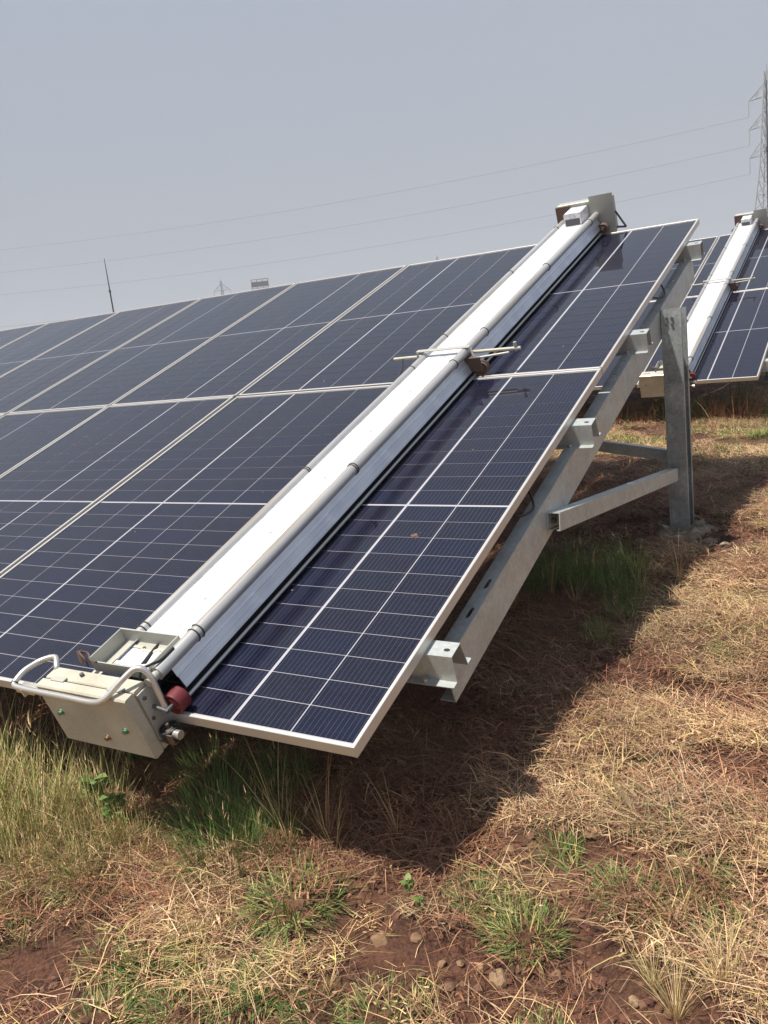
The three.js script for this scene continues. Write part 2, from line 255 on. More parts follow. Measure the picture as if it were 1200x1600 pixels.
// mounting frame: purlins, rafter, post and braces
function purlinGeo(len) {
  const w = 0.033, b = 0.042, f = 0.026, h = 0.088;
  const g = sheetProfile([[-b - f, -h], [-b, -h], [-w, 0], [w, 0], [b, -h], [b + f, -h]], -0.003, len);   // x = along slope, y = normal
  g.rotateY(Math.PI / 2);      // extrusion to +x
  return g;
}
function plateWithHoles(w, l, t, holes, r = 0.008, slot = 0.02) {
  const s = new THREE.Shape([[0, 0], [w, 0], [w, l], [0, l]].map(p => new THREE.Vector2(...p)));
  for (const [x, y] of holes) { const h = new THREE.Path(); h.absarc(x, y + slot, r, 0, Math.PI, false); h.absarc(x, y - slot, r, Math.PI, 2 * Math.PI, false); h.closePath(); s.holes.push(h); }
  return new THREE.ExtrudeGeometry(s, { depth: t, bevelEnabled: false, curveSegments: 6 });
}
function mounting(t, nCols, label) {
  const g = thing('mounting_frame', label, 'frame', 'steel frames under the solar tables');
  g.position.copy(TABLES[t]);
  const slope = new THREE.Group();   // temporary transform
  slope.rotation.x = TILT; slope.updateMatrix();
  const addS = (name, geo, mat) => { const q = Array.isArray(geo) ? merge(geo) : geo; q.applyMatrix4(slope.matrix); boxUV(q, 2.2); return mesh(name, q, mat, g); };
  const len = nCols * PU + 0.07 + 0.09;
  for (const v of [0.45, 1.915, 2.90, 4.335]) {
    const p = purlinGeo(len).translate(-len + 0.09, -0.0355, -v);
    const pm = addS('purlin', p, M.galv);
    const hole = new THREE.CylinderGeometry(0.0065, 0.0065, 0.0012, 12).scale(1.6, 1, 1).translate(0.062, -0.0352, -v + 0.004);
    hole.applyMatrix4(slope.matrix); mesh('bolt_hole', hole, M.black, pm);
  }
  const rafters = [[0.02, true]]; if (nCols > 4) rafters.push([-3.9, false]);
  for (const [u, main] of rafters) {
    const top = -0.1245, dep = 0.15, v0 = 0.47, v1 = 4.37, L = v1 - v0;
    const fl = plateWithHoles(0.055, L, 0.004, [[0.03, 0.26], [0.03, 0.42], [0.03, 2.1], [0.03, 2.26], [0.03, 3.3], [0.03, 3.46]]);
    fl.rotateX(-Math.PI / 2).translate(u - 0.055, top - 0.004, -v0);      // extrude up, length to -z
    const web = bx(u - 0.004, u, top - dep, top - 0.0045, -v1, -v0);
    const bot = bx(u - 0.055, u - 0.0045, top - dep, top - dep + 0.004, -v1, -v0);
    const lip = bx(u - 0.055, u - 0.051, top - 0.022, top - 0.0045, -v1, -v0);
    const rf = addS('rafter', [fl, web, bot, lip], M.galv);
    for (const v of [0.45, 1.915, 2.90, 4.335]) {
      for (const s of [-1, 1]) { const b = mesh('bolt', new THREE.CylinderGeometry(0.009, 0.009, 0.012, 6).translate(u - 0.03, top + 0.008, -v + s * 0.055).applyMatrix4(slope.matrix), M.steel, rf); void b; }
    }
    // post: lipped C section standing to the right of the rafter
    const z0 = -3.3, px = u + 0.004, gy = ground(px + TABLES[t].x, z0 + TABLES[t].z) - TABLES[t].y;
    const prof = sheetProfile([[0.108, -0.118], [0.108, -0.140], [0, -0.140], [0, 0], [0.108, 0], [0.108, -0.022]], -0.005, 1);
    const yTop = 0.985, H = yTop - gy + 0.12;
    prof.scale(1, 1, H).rotateX(-Math.PI / 2);           // profile y -> z (mirrored), extrusion -> +y
    prof.scale(1, 1, -1);                                 // keep the web facing the front
    { const ix = prof.index; if (!ix) { const p = prof.attributes.position; for (let i = 0; i < p.count; i += 3) for (const a of Object.values(prof.attributes)) for (let c = 0; c < a.itemSize; c++) { const q = a.array[(i + 1) * a.itemSize + c]; a.array[(i + 1) * a.itemSize + c] = a.array[(i + 2) * a.itemSize + c]; a.array[(i + 2) * a.itemSize + c] = q; } } prof.computeVertexNormals(); }
    prof.translate(px, gy - 0.12, z0);
    boxUV(prof, 2.0);
    const post = mesh('post', prof, M.post, g);
    for (const [a, b] of [[0.03, 0.05], [0.06, 0.052], [0.03, 0.085], [0.06, 0.087]]) mesh('bolt', new THREE.CylinderGeometry(0.008, 0.008, 0.01, 6).rotateX(Math.PI / 2).translate(px + a, yTop - b, z0 + 0.004), M.darkSteel, post);
    const footY = gy + 0.004;
    // concrete collar
    { const f = new THREE.CylinderGeometry(0.13, 0.23, 0.075, 48, 8); const p = f.attributes.position; for (let i = 0; i < p.count; i++) { const x = p.getX(i), y = p.getY(i), z = p.getZ(i), k = 1 + 1.0 * (fbm(x * 9 + 4, z * 9 + y * 7, 4, 120) - 0.5); p.setXYZ(i, x * k, y + (y > -0.03 ? 0.09 * (fbm(x * 22, z * 22, 4, 124) - 0.55) : 0), z * k); } f.computeVertexNormals(); f.translate(px + 0.055, footY + 0.0, z0 - 0.05); mesh('concrete_footing', f, M.concrete, g); }
    if (main) {
      // strut from rafter web to the post, an upward-open channel
      const a = new THREE.Vector3(u + 0.005, 0.255, -1.40), b = new THREE.Vector3(u + 0.020, 0.060, z0 + 0.03), d = b.clone().sub(a), L2 = d.length();
      const pr = sheetProfile([[0.010, 0.032], [0, 0.032], [0, -0.032], [0.045, -0.032], [0.045, 0.032], [0.035, 0.032]], -0.004, L2);
      const qz = d.clone().normalize(), qx = new THREE.Vector3(1, 0, 0).addScaledVector(qz, -qz.x).normalize(), qy = new THREE.Vector3().crossVectors(qz, qx);
      pr.applyMatrix4(new THREE.Matrix4().makeBasis(qx, qy, qz).setPosition(a)); boxUV(pr, 2.2);
      const st = mesh('strut', pr, M.galv, g);
      mesh('bolt', new THREE.CylinderGeometry(0.011, 0.011, 0.012, 6).rotateZ(Math.PI / 2).translate(u + 0.014, 0.250, -1.44), M.darkSteel, st);
      if (nCols > 4) {
        const e0 = [px, 0.150, z0 - 0.07], e1 = [-3.86, 0.79, z0 - 0.07], dx = e1[0] - e0[0], dy = e1[1] - e0[1], l = Math.hypot(dx, dy);
        const bg = sheetProfile([[0.045, 0.028], [0, 0.028], [0, -0.028], [0.045, -0.028]], -0.004, l);
        const X = new THREE.Vector3(0, 0, -1), Z = new THREE.Vector3(dx / l, dy / l, 0), Y = new THREE.Vector3().crossVectors(Z, X);
        bg.applyMatrix4(new THREE.Matrix4().makeBasis(X, Y, Z).setPosition(...e0)); boxUV(bg, 2.2); mesh('cross_brace', bg, M.galv, g);
      }
    }
  }
  // cable loops hanging below the panel edge
  for (const [v, w] of [[1.33, 0.10], [3.62, 0.13]]) {
    const c = tube([[-0.06, -0.05, -v + w], [-0.012, -0.075, -v + w * 0.9], [0.004, -0.10, -v + w * 0.3], [0.0, -0.11, -v - w * 0.35], [-0.03, -0.085, -v - w * 0.9], [-0.07, -0.05, -v - w]], 0.0045, 40, 8);
    addS('cable', c, M.black);
  }
  return g;
}
mounting(0, 10, 'galvanised steel purlins, sloping rafter and post carrying the front solar table');
mounting(1, 5, 'galvanised steel purlins, rafter and post carrying the rear solar table');

// ---------------------------------------------------------------- cleaning robots
function wheelGeo(r, w, axis) { const g = new THREE.LatheGeometry([[0.008, -w / 2], [r * 0.55, -w / 2], [r * 0.6, -w * 0.38], [r * 0.82, -w * 0.38], [r * 0.86, -w / 2], [r * 0.97, -w / 2], [r, -w * 0.4], [r, w * 0.4], [r * 0.97, w / 2], [r * 0.86, w / 2], [r * 0.82, w * 0.38], [r * 0.6, w * 0.38], [r * 0.55, w / 2], [0.008, w / 2]].map(p => new THREE.Vector2(...p)), 24); if (axis === 'z') g.rotateX(Math.PI / 2); if (axis === 'x') g.rotateZ(Math.PI / 2); return g; }
function robot(label, t, u) {
  const g = thing('panel_cleaning_robot', label, 'cleaning robot', 'panel cleaning robots');
  onTable(g, t, u, 0, 0);
  const X = 0.118, V0 = 0.03, V1 = 4.80;
  // cover sheet with folded edges
  const cov = sheetProfile([[-0.104, 0.100], [-0.098, 0.121], [-0.090, 0.124], [0.090, 0.124], [0.098, 0.121], [0.104, 0.100]], -0.0025, V1 - 0.18);
  cov.translate(0, 0, -V1); boxUV(cov, 2.5); mesh('cover_sheet', cov, M.white, g);
  for (const s of [-1, 1]) {
    const tb = mesh('tube', [rod([s * X, s < 0 ? 0.120 : 0.129, s < 0 ? -0.186 : -V0], [s * X, s < 0 ? 0.120 : 0.129, -V1], s < 0 ? 0.0185 : 0.0225, s < 0 ? 0.0185 : 0.0225, 24)], M.tubeAl, g);
    for (const v of [0.21, 1.245, 2.27, 2.68, 3.70, 4.62]) for (const k of v < 0.3 ? [0, 0.022] : v < 2 ? [0, 0.012] : [0]) mesh('clamp_band', new THREE.TorusGeometry(s < 0 ? 0.0195 : 0.0235, 0.0028, 6, 24).translate(s * X, s < 0 ? 0.120 : 0.129, -v - k), M.band, tb);
    // side skirts with folded lip
    const sk = sheetProfile(s > 0 ? [[0.108, 0.114], [0.118, 0.110], [0.129, 0.074], [0.134, 0.074], [0.146, 0.036], [0.140, 0.030]] : [[-0.140, 0.030], [-0.146, 0.036], [-0.134, 0.074], [-0.129, 0.074], [-0.118, 0.110], [-0.108, 0.114]], 0.002, V1 - 0.08);
    sk.translate(0, 0, -V1); boxUV(sk, 2); mesh('side_skirt', sk, M.skirt, g);
    mesh('added_dark_strip', bx(s * 0.121 - 0.004, s * 0.121 + 0.004, 0.0005, 0.070, -V1 + 0.03, -0.09), M.bristle, g);  // dark strip added behind the skirt to darken the reflection beside the robot
    mesh('lower_rod', [rod([s * 0.153, 0.012, -0.06], [s * 0.153, 0.012, -V1 + 0.02], 0.0065)], M.tubeAl, g);
  }
  // brush: core with helical rows of bristles
  const fins = [new THREE.CylinderGeometry(0.046, 0.046, V1 - 0.1, 20).rotateX(Math.PI / 2).translate(0, 0.058, -V1 / 2)];
  for (let h = 0; h < 4; h++) fins.push(tube(Array.from({ length: 60 }, (_, i) => { const a = h * Math.PI / 2 + i * 0.42; return [0.046 * Math.cos(a), 0.058 + 0.046 * Math.sin(a), -0.08 - (V1 - 0.16) * i / 59]; }), 0.0105, 180, 5));
  mesh('brush', fins, M.bristle, g);
  // lower end: tray
  const tx0 = -0.172, tx1 = 0.092;
  const tray = mesh('tray', [bx(tx0, tx1, 0.100, 0.104, -0.178, -0.028), bx(tx0, tx1, 0.104, 0.152, -0.178, -0.174), bx(tx0, tx1, 0.104, 0.140, -0.032, -0.028), bx(tx0, tx0 + 0.004, 0.104, 0.152, -0.1735, -0.0325), bx(tx1 - 0.004, tx1, 0.104, 0.152, -0.1735, -0.0325)], M.plate, g);
  const gs = new THREE.Shape([[-0.12, -0.052], [0.07, -0.052], [0.085, -0.04], [0.085, 0.052], [0.02, 0.052], [0.01, 0.04], [-0.03, 0.04], [-0.04, 0.052], [-0.12, 0.052]].map(p => new THREE.Vector2(...p)));
  gs.holes.push(new THREE.Path([[-0.105, -0.042], [-0.105, 0.040], [-0.048, 0.040], [-0.036, 0.028], [0.014, 0.028], [0.026, 0.040], [0.072, 0.040], [0.072, -0.034], [0.060, -0.042]].map(p => new THREE.Vector2(...p))));
  mesh('gasket', new THREE.ExtrudeGeometry(gs, { depth: 0.004, bevelEnabled: false }).rotateX(-Math.PI / 2).translate(-0.02, 0.1041, -0.103), M.beige, tray);
  mesh('tray_plate', [bx(-0.122, 0.060, 0.1041, 0.1062, -0.142, -0.064)], M.white, tray);
  for (const [a, b] of [[-0.06, -0.148], [0.060, -0.148], [0.062, -0.05], [-0.13, -0.050]]) mesh('screw', new THREE.CylinderGeometry(0.005, 0.005, 0.005, 8).translate(a, 0.1075, b), M.darkSteel, tray);
  // lower control box
  const e = mesh('control_box', boxUV(bx(-0.300, 0.100, -0.100, 0.130, 0.006, 0.058, 0.004), 2), M.beige, g);
  const lid = mesh('lid', boxUV(bx(-0.302, 0.102, -0.102, 0.132, 0.0605, 0.098, 0.005), 2), M.beige, e);
  mesh('seam', bx(-0.297, 0.097, -0.097, 0.127, 0.0575, 0.061), M.black, e);
  for (const [a, b, m] of [[-0.245, 0.03, M.zinc], [0.035, 0.005, M.zinc], [-0.075, -0.045, M.brass]]) mesh('bolt', [new THREE.CylinderGeometry(0.011, 0.011, 0.003, 14).rotateX(Math.PI / 2).translate(a, b, 0.0995), new THREE.CylinderGeometry(0.008, 0.008, 0.010, 6).rotateX(Math.PI / 2).translate(a, b, 0.105)], m, lid);
  mesh('bolt', new THREE.CylinderGeometry(0.007, 0.007, 0.012, 10).translate(-0.155, 0.134, 0.028), M.darkSteel, e);
  // handle
  const hd = mesh('handle', tube([[-0.292, 0.100, 0.030], [-0.298, 0.132, 0.010], [-0.330, 0.143, -0.018], [-0.374, 0.143, 0.006], [-0.392, 0.145, 0.060], [-0.398, 0.134, 0.104], [-0.380, 0.130, 0.116], [-0.30, 0.128, 0.118], [-0.15, 0.128, 0.118], [-0.02, 0.128, 0.118], [0.030, 0.138, 0.108], [0.060, 0.162, 0.060], [0.088, 0.180, 0.015], [0.112, 0.172, 0.000], [0.128, 0.140, 0.000], [0.140, 0.070, 0.010], [0.146, 0.035, 0.014]], 0.0095, 120, 12, 0.4), M.steel, g);
  mesh('end_cap', new THREE.SphereGeometry(0.0115, 10, 8).translate(-0.398, 0.132, 0.106), M.black, hd);
  mesh('clamp', [bx(-0.385, -0.30, 0.108, 0.119, 0.080, 0.120, 0.001), bx(-0.345, -0.335, 0.104, 0.132, 0.108, 0.128)], M.steel, g);
  // side plate, wheels and guide roller
  mesh('side_plate', [bx(0.104, 0.109, -0.075, 0.118, -0.022, 0.056)], M.plate, g);
  for (const [a, b] of [[0.095, 0.04], [0.02, 0.045], [-0.05, 0.04], [-0.06, -0.008]]) mesh('screw', new THREE.CylinderGeometry(0.006, 0.006, 0.006, 8).rotateZ(Math.PI / 2).translate(0.1115, a, b), M.darkSteel, g);
  mesh('hinge', [bx(-0.26, -0.20, 0.1325, 0.1365, 0.050, 0.070), bx(0.0, 0.06, 0.1325, 0.1365, 0.050, 0.070)], M.plate, e);
  mesh('motor_cable', tube([[0.06, 0.11, 0.0], [0.085, 0.155, -0.01], [0.112, 0.165, -0.03], [0.120, 0.156, -0.06], [0.121, 0.1545, -0.12]], 0.0042, 30, 8), M.black, g);
  const wh = mesh('wheel', wheelGeo(0.037, 0.046, 'z').translate(0.160, 0.0385, -0.022), M.red, g);
  mesh('axle', [rod([0.160, 0.0385, -0.05], [0.160, 0.0385, 0.03], 0.007), rod([0.109, 0.050, 0.026], [0.165, 0.0385, 0.026], 0.006)], M.darkSteel, wh);
  const w2 = mesh('wheel', wheelGeo(0.037, 0.046, 'z').translate(-0.16, 0.0385, -0.022), M.red, g);
  mesh('axle', [rod([-0.160, 0.0385, -0.05], [-0.160, 0.0385, 0.008], 0.007)], M.darkSteel, w2);
  const gr = mesh('guide_roller', wheelGeo(0.030, 0.040, 'y').translate(0.142, -0.040, 0.036), M.black, g);
  mesh('roller_bracket', [bx(0.102, 0.170, -0.066, -0.062, 0.006, 0.058), bx(0.150, 0.176, -0.060, -0.024, 0.060, 0.064), rod([0.142, -0.07, 0.036], [0.142, -0.006, 0.036], 0.006)], M.rust, gr);
  mesh('roller_cap', new THREE.CylinderGeometry(0.014, 0.014, 0.03, 12).rotateZ(1.57).translate(0.176, -0.036, 0.042), M.steel, gr);
  mesh('cable', tube([[-0.185, 0.12, -0.02], [-0.19, 0.15, -0.025], [-0.215, 0.165, -0.035], [-0.20, 0.150, -0.05], [-0.17, 0.145, -0.03], [-0.14, 0.142, -0.026]], 0.0035, 30, 8), M.rust, g);
  mesh('cable_gland', [rod([-0.212, 0.130, -0.028], [-0.222, 0.165, -0.04], 0.009)], M.rust, g);
  mesh('motor_shaft', [rod([0.118, 0.129, -0.035], [0.118, 0.129, 0.012], 0.015)], M.plate, g);
  // middle support: crossbar, rods, wheel carrier
  const VM = -2.42;
  const ms = mesh('crossbar', [bx(-0.150, 0.150, 0.153, 0.158, VM - 0.014, VM + 0.014, 0.001)], M.plate, g);
  mesh('cross_rod', [rod([0.13, 0.118, VM - 0.02], [0.40, 0.112, VM - 0.03], 0.0085)], M.beige, ms);
  mesh('cross_rod', [rod([-0.14, 0.118, VM - 0.02], [-0.315, 0.114, VM - 0.03], 0.0085)], M.beige, ms);
  mesh('cross_rod', [rod([0.13, 0.092, VM + 0.01], [0.34, 0.098, VM - 0.02], 0.006)], M.plate, ms);
  mesh('rod_clip', [rod([0.375, 0.10, VM - 0.03], [0.375, 0.145, VM - 0.03], 0.008)], M.plate, ms);
  mesh('rod_clip', [tube([[-0.26, 0.114, VM - 0.02], [-0.265, 0.07, VM], [-0.285, 0.035, VM + 0.02], [-0.27, 0.02, VM + 0.03]], 0.005, 20, 6)], M.darkSteel, ms);
  mesh('carrier', [bx(0.118, 0.205, 0.036, 0.108, VM + 0.028, VM + 0.04), bx(0.118, 0.126, 0.03, 0.118, VM - 0.06, VM + 0.04)], M.rust, ms);
  mesh('carrier_wheel', wheelGeo(0.0365, 0.036, 'z').translate(0.190, 0.038, VM), M.rust, ms);
  mesh('carrier_arm', [rod([0.150, 0.15, VM], [0.185, 0.038, VM + 0.034], 0.007), rod([-0.150, 0.155, VM], [-0.155, 0.10, VM], 0.006)], M.steel, ms);
  // upper end: enclosure, drive housing and wheel
  const ue = mesh('upper_box', boxUV(bx(-0.150, 0.235, -0.002, 0.232, -4.885, -4.812, 0.004), 2), M.plate, g);
  mesh('back_plate', [bx(0.08, 0.245, -0.045, 0.262, -4.811, -4.806)], M.plate, ue);
  mesh('gear_housing', [bx(-0.160, -0.06, 0.10, 0.226, -4.811, -4.785, 0.004)], M.rust, ue);
  mesh('drive_housing', boxUV(bx(-0.055, 0.065, 0.126, 0.208, -4.805, -4.63, 0.005), 2), M.white, ue);
  mesh('drive_front', bx(-0.045, 0.055, 0.128, 0.17, -4.63, -4.626), M.darkSteel, ue);
  mesh('tube_cap', new THREE.SphereGeometry(0.021, 14, 10).translate(0.118, 0.129, -4.80), M.white, ue);
  const wu = mesh('wheel', wheelGeo(0.037, 0.046, 'z').translate(0.165, 0.0385, -4.765), M.rust, g);
  mesh('axle', [rod([0.165, 0.0385, -4.72], [0.165, 0.0385, -4.808], 0.007)], M.darkSteel, wu);
  mesh('wheel', wheelGeo(0.037, 0.046, 'z').translate(-0.165, 0.0385, -4.765), M.rust, g);
  mesh('stay_rod', [rod([0.244, 0.13, -4.83], [0.305, 0.012, -4.83], 0.007), rod([0.235, 0.02, -4.83], [0.305, 0.012, -4.83], 0.007)], M.darkSteel, g);
  return g;
}
robot('long white and silver panel cleaning robot lying up the slope of the front solar table', 0, -0.797);
robot('panel cleaning robot resting on the rear solar table, partly behind the front steel post', 1, -0.735);

// ---------------------------------------------------------------- grass and plants
function blade(P, C, base, az, el, len, w, curl, c0, c1, seg = 3) {
  const d = [Math.cos(az), Math.sin(az)], sx = -d[1], sz = d[0];
  let x = base[0], y = base[1], z = base[2], e = el, prev = null;
  for (let k = 0; k <= seg; k++) {
    const t = k / seg, hw = w * 0.5 * (1 - t * t * 0.9), a = [x - sx * hw, y, z - sz * hw], b = [x + sx * hw, y + hw * 0.4, z + sz * hw];
    const col = [0, 1, 2].map(i => c0[i] + (c1[i] - c0[i]) * t);
    if (prev) { const [pa, pb, pc] = prev; for (const [v, c] of [[pa, pc], [pb, pc], [a, col], [pb, pc], [b, col], [a, col]]) { P.push(...v); C.push(...c); } }
    prev = [a, b, col];
    const st = len / seg; x += d[0] * Math.cos(e) * st; z += d[1] * Math.cos(e) * st; y += Math.sin(e) * st; e += curl / seg;
    if (y < 0.002) y = 0.002;
  }
  return [x, y, z];
}
function bladeGeo(P, C) {
  const g = new THREE.BufferGeometry(); g.setAttribute('position', new THREE.Float32BufferAttribute(P, 3)); g.setAttribute('color', new THREE.Float32BufferAttribute(C, 3)); g.computeVertexNormals(); return g;
}
const jit = (c, a) => { const k = 1 + rr(-a, a), h = rr(-0.06, 0.06); return [c[0] * k * (1 + h), c[1] * k, c[2] * k * (1 - h)]; };
const STRAW = [0.60, 0.415, 0.23], STRAW2 = [0.38, 0.215, 0.118], BROWN = [0.16, 0.066, 0.040], RED = [0.27, 0.115, 0.062], GREEN = [0.105, 0.180, 0.038], GREEN2 = [0.17, 0.225, 0.060], YEL = [0.42, 0.36, 0.13];
function strawClump(n, r, pal, hMax, lmin, lmax) { const P = [], C = []; for (let i = 0; i < n * 0.35; i++) { const a = rr(0, 6.283), d = r * Math.sqrt(rnd()), c = jit(pal[Math.floor(rnd() * pal.length)], 0.4); blade(P, C, [d * Math.cos(a), rr(0.001, hMax * 0.6), d * Math.sin(a)], rr(0, 6.283), rr(-0.2, 0.5), rr(0.012, 0.035), rr(0.003, 0.0065), rr(-1.2, 0.8), c, jit(c, 0.2), 2); } for (let i = 0; i < n; i++) { const a = rr(0, 6.283), d = r * Math.sqrt(rnd()); const c = jit(pal[Math.floor(rnd() * pal.length)], 0.35); blade(P, C, [d * Math.cos(a), rr(0.001, hMax), d * Math.sin(a)], rr(0, 6.283), rr(-0.05, 0.5), rr(lmin, lmax), rr(0.0009, 0.0025), rr(-1.3, 0.2), c, jit(c, 0.2)); } return bladeGeo(P, C); }
function tuftGeo(n, r, l0, l1, pal, e0, w0 = 0.0018, w1 = 0.0038, curl = -0.9) { const P = [], C = []; for (let i = 0; i < n; i++) { const a = rr(0, 6.283), d = r * Math.sqrt(rnd()); const c = jit(pal[Math.floor(rnd() * pal.length)], 0.3); blade(P, C, [d * Math.cos(a), 0, d * Math.sin(a)], a + rr(-0.9, 0.9), rr(e0, 1.5), rr(l0, l1), rr(w0, w1), rr(curl, 0.1), c.map(v => v * 0.9), jit(c, 0.25), 4); } return bladeGeo(P, C); }
function tallGeo(n, r, l0, l1, pal, heads, lush) {
  const P = [], C = [];
  for (let i = 0; i < n; i++) {
    const a = rr(0, 6.283), d = r * Math.sqrt(rnd()), c = jit(pal[Math.floor(rnd() * pal.length)], 0.25), L = rr(l0, l1);
    const az = a + rr(-1, 1), tip = blade(P, C, [d * Math.cos(a), 0, d * Math.sin(a)], az, rr(0.85, 1.52), L, rr(0.0018, 0.0036), rr(-0.9, 0.1), c, lush ? jit(c, 0.2) : jit(rnd() < 0.6 ? YEL : c, 0.2), 5);
    if (heads && rnd() < heads) for (let k = 0; k < 6; k++) blade(P, C, [tip[0], tip[1] - k * 0.009, tip[2]], rr(0, 6.3), rr(0.6, 1.4), rr(0.018, 0.035), 0.0022, -0.3, jit(STRAW, 0.2), jit(STRAW, 0.2), 1);
  }
  return bladeGeo(P, C);
}
const leafMat = new THREE.MeshStandardMaterial({ vertexColors: true, roughness: 0.75, side: THREE.DoubleSide });
const strawMat = new THREE.MeshStandardMaterial({ vertexColors: true, roughness: 0.7, side: THREE.DoubleSide });
function scatter(name, label, geos, mat, spots) {
  // one object per variant: uncountable ground cover
  geos.forEach((geo, gi) => {
    const list = spots.filter((_, i) => i % geos.length === gi); if (!list.length) return;
    const im = new THREE.InstancedMesh(geo, mat, list.length), m = new THREE.Matrix4(), q = new THREE.Quaternion(), E = new THREE.Euler(), col = new THREE.Color();
    list.forEach(([x, z, s, tint, sy], i) => {
      const y = ground(x, z), e = 0.05, gx = (ground(x + e, z) - ground(x - e, z)) / (2 * e), gz = (ground(x, z + e) - ground(x, z - e)) / (2 * e);
      q.setFromEuler(E.set(Math.atan(gz) * 0.8, rr(0, 6.283), -Math.atan(gx) * 0.8, 'XZY'));
      m.compose(new THREE.Vector3(x, y - 0.002, z), q, new THREE.Vector3(s, s * (sy ?? 1), s)); im.setMatrixAt(i, m);
      const k = tint ?? 1; col.setRGB(k * rr(0.94, 1.06), k * rr(0.95, 1.05), k * rr(0.9, 1.08)); im.setColorAt(i, col);
    });
    im.castShadow = im.receiveShadow = true; im.name = numbered(name); scene.add(im);
    tag(im, label, 'grass', null, 'stuff');
  });
}
function fill(x0, x1, z0, z1, per, accept) { const out = [], n = Math.round((x1 - x0) * (z1 - z0) * per); for (let i = 0; i < n; i++) { const x = rr(x0, x1), z = rr(z0, z1); const r = accept(x, z); if (r) out.push([x, z, ...r]); } return out; }
const TUFTS = [[-0.23, 0.06, 1.35], [-0.12, 0.29, 0.95], [-0.18, 0.36, 0.9], [-0.46, 0.36, 1.1], [-0.38, 0.28, 0.9], [-0.74, 0.29, 0.9], [0.24, -0.15, 0.8], [0.61, -0.29, 0.9], [0.42, -0.06, 1.0], [0.33, -0.10, 0.7], [0.18, 0.27, 0.9], [0.26, 0.23, 0.7], [0.77, -0.41, 0.8], [-0.47, 0.55, 0.9], [0.90, -0.27, 0.9], [0.36, -0.43, 0.7], [0.52, -0.9, 0.6], [-0.92, 0.22, 1.1], [-1.05, 0.34, 1.1], [-0.62, 0.40, 0.8], [0.02, 0.33, 0.8], [-0.30, 0.46, 0.8], [0.55, 0.18, 0.6], [0.62, -1.75, 0.8], [0.45, -1.2, 0.6]];
const under = (x, z) => sstep(0.25, 0.05, x) * sstep(-0.05, -0.25, z) * sstep(-5.1, -4.7, z);
{
  seed = 4242;
  const straw = Array.from({ length: 6 }, (_, i) => strawClump(78, 0.11, i < 2 ? [STRAW, STRAW, STRAW2] : i < 4 ? [STRAW, YEL, STRAW2, STRAW] : [STRAW, STRAW2, BROWN], 0.022, 0.035, 0.14));
  const brown = Array.from({ length: 4 }, () => strawClump(70, 0.12, [BROWN, RED, RED, STRAW2], 0.03, 0.04, 0.15));
  const acc = p => (x, z) => {
    const b = bareness(x, z), u = under(x, z), n = fbm(x * 2.4 + 9, z * 2.4, 3, 140);
    if (rnd() > (1 - 0.985 * b) * (1 - 0.62 * u) * (0.12 + 1.15 * sstep(0.28, 0.68, n)) * p) return null;
    for (const [tx, tz, ts] of TUFTS) if (Math.hypot(x - tx, z - tz) < 0.10 * ts && rnd() < 0.75) return null;
    return [rr(0.7, 1.3), rr(0.82, 1.12) * (0.52 + 0.95 * fbm(x * 3.1 + 40, z * 3.1, 4, 143)), rr(0.4, 1.5)];
  };
  let s = [...fill(-2.0, 1.5, -1.6, 1.2, 420, acc(1)), ...fill(-2.2, 1.6, -4.2, -1.6, 300, acc(1)), ...fill(-3, 2.2, -8, -4.2, 120, acc(1)), ...fill(-9, -2, -6, 3.2, 45, acc(1)), ...fill(1.6, 6, -12, 3, 45, acc(1)), ...fill(-2, 1.6, 1.2, 4, 70, acc(1)), ...fill(-8, 4, -16, -8, 25, acc(1))];
  scatter('dry_grass', 'mat of dry straw coloured grass lying over the red soil', straw, strawMat, s);
  const accB = (x, z) => { const b = bareness(x, z), u = under(x, z); if (rnd() > (0.42 * sstep(0.40, 0.62, fbm(x * 2.7 + 70, z * 2.7, 4, 146)) + 0.06 + 0.9 * u) * (1 - 0.9 * b)) return null; return [rr(0.7, 1.3), rr(0.7, 1.1)]; };
  scatter('brown_litter', 'brown dead weeds and litter on the ground under the solar tables', brown, strawMat, [...fill(-2.4, 1.5, -4.4, 0.9, 330, accB), ...fill(-9, -2.4, -5, 0, 30, accB), ...fill(-3, 2, -8, -4.4, 60, accB)]);
  // short green grass mixed into the mat
  const greenS = Array.from({ length: 4 }, (_, i) => tuftGeo(26, 0.05, 0.025, 0.07, i % 2 ? [GREEN2, YEL, GREEN] : [GREEN, GREEN2], 0.35));
  const accG = (x, z) => { const n = fbm(x * 1.9 + 31, z * 1.9 + 4, 4, 150), b = bareness(x, z), u = under(x, z); const lush = sstep(-0.5, -1.0, x) * sstep(-0.35, 0.1, z) * 0.7 + 0.5 * sstep(-4.9, -5.4, z); if (rnd() > (sstep(0.50, 0.68, n) * 0.8 + lush) * (1 - b) * (1 - 0.6 * u)) return null; return [rr(0.7, 1.3), rr(0.8, 1.15)]; };
  scatter('green_grass', 'thin short green grass sprouting through the dry mat', greenS, leafMat, [...fill(-2.2, 1.5, -2.0, 1.2, 200, accG), ...fill(-2.2, 1.6, -6.8, -2.0, 110, accG), ...fill(-8, -2.2, -5, 3, 25, accG), ...fill(1.6, 6, -8, 3, 25, accG)]);
}
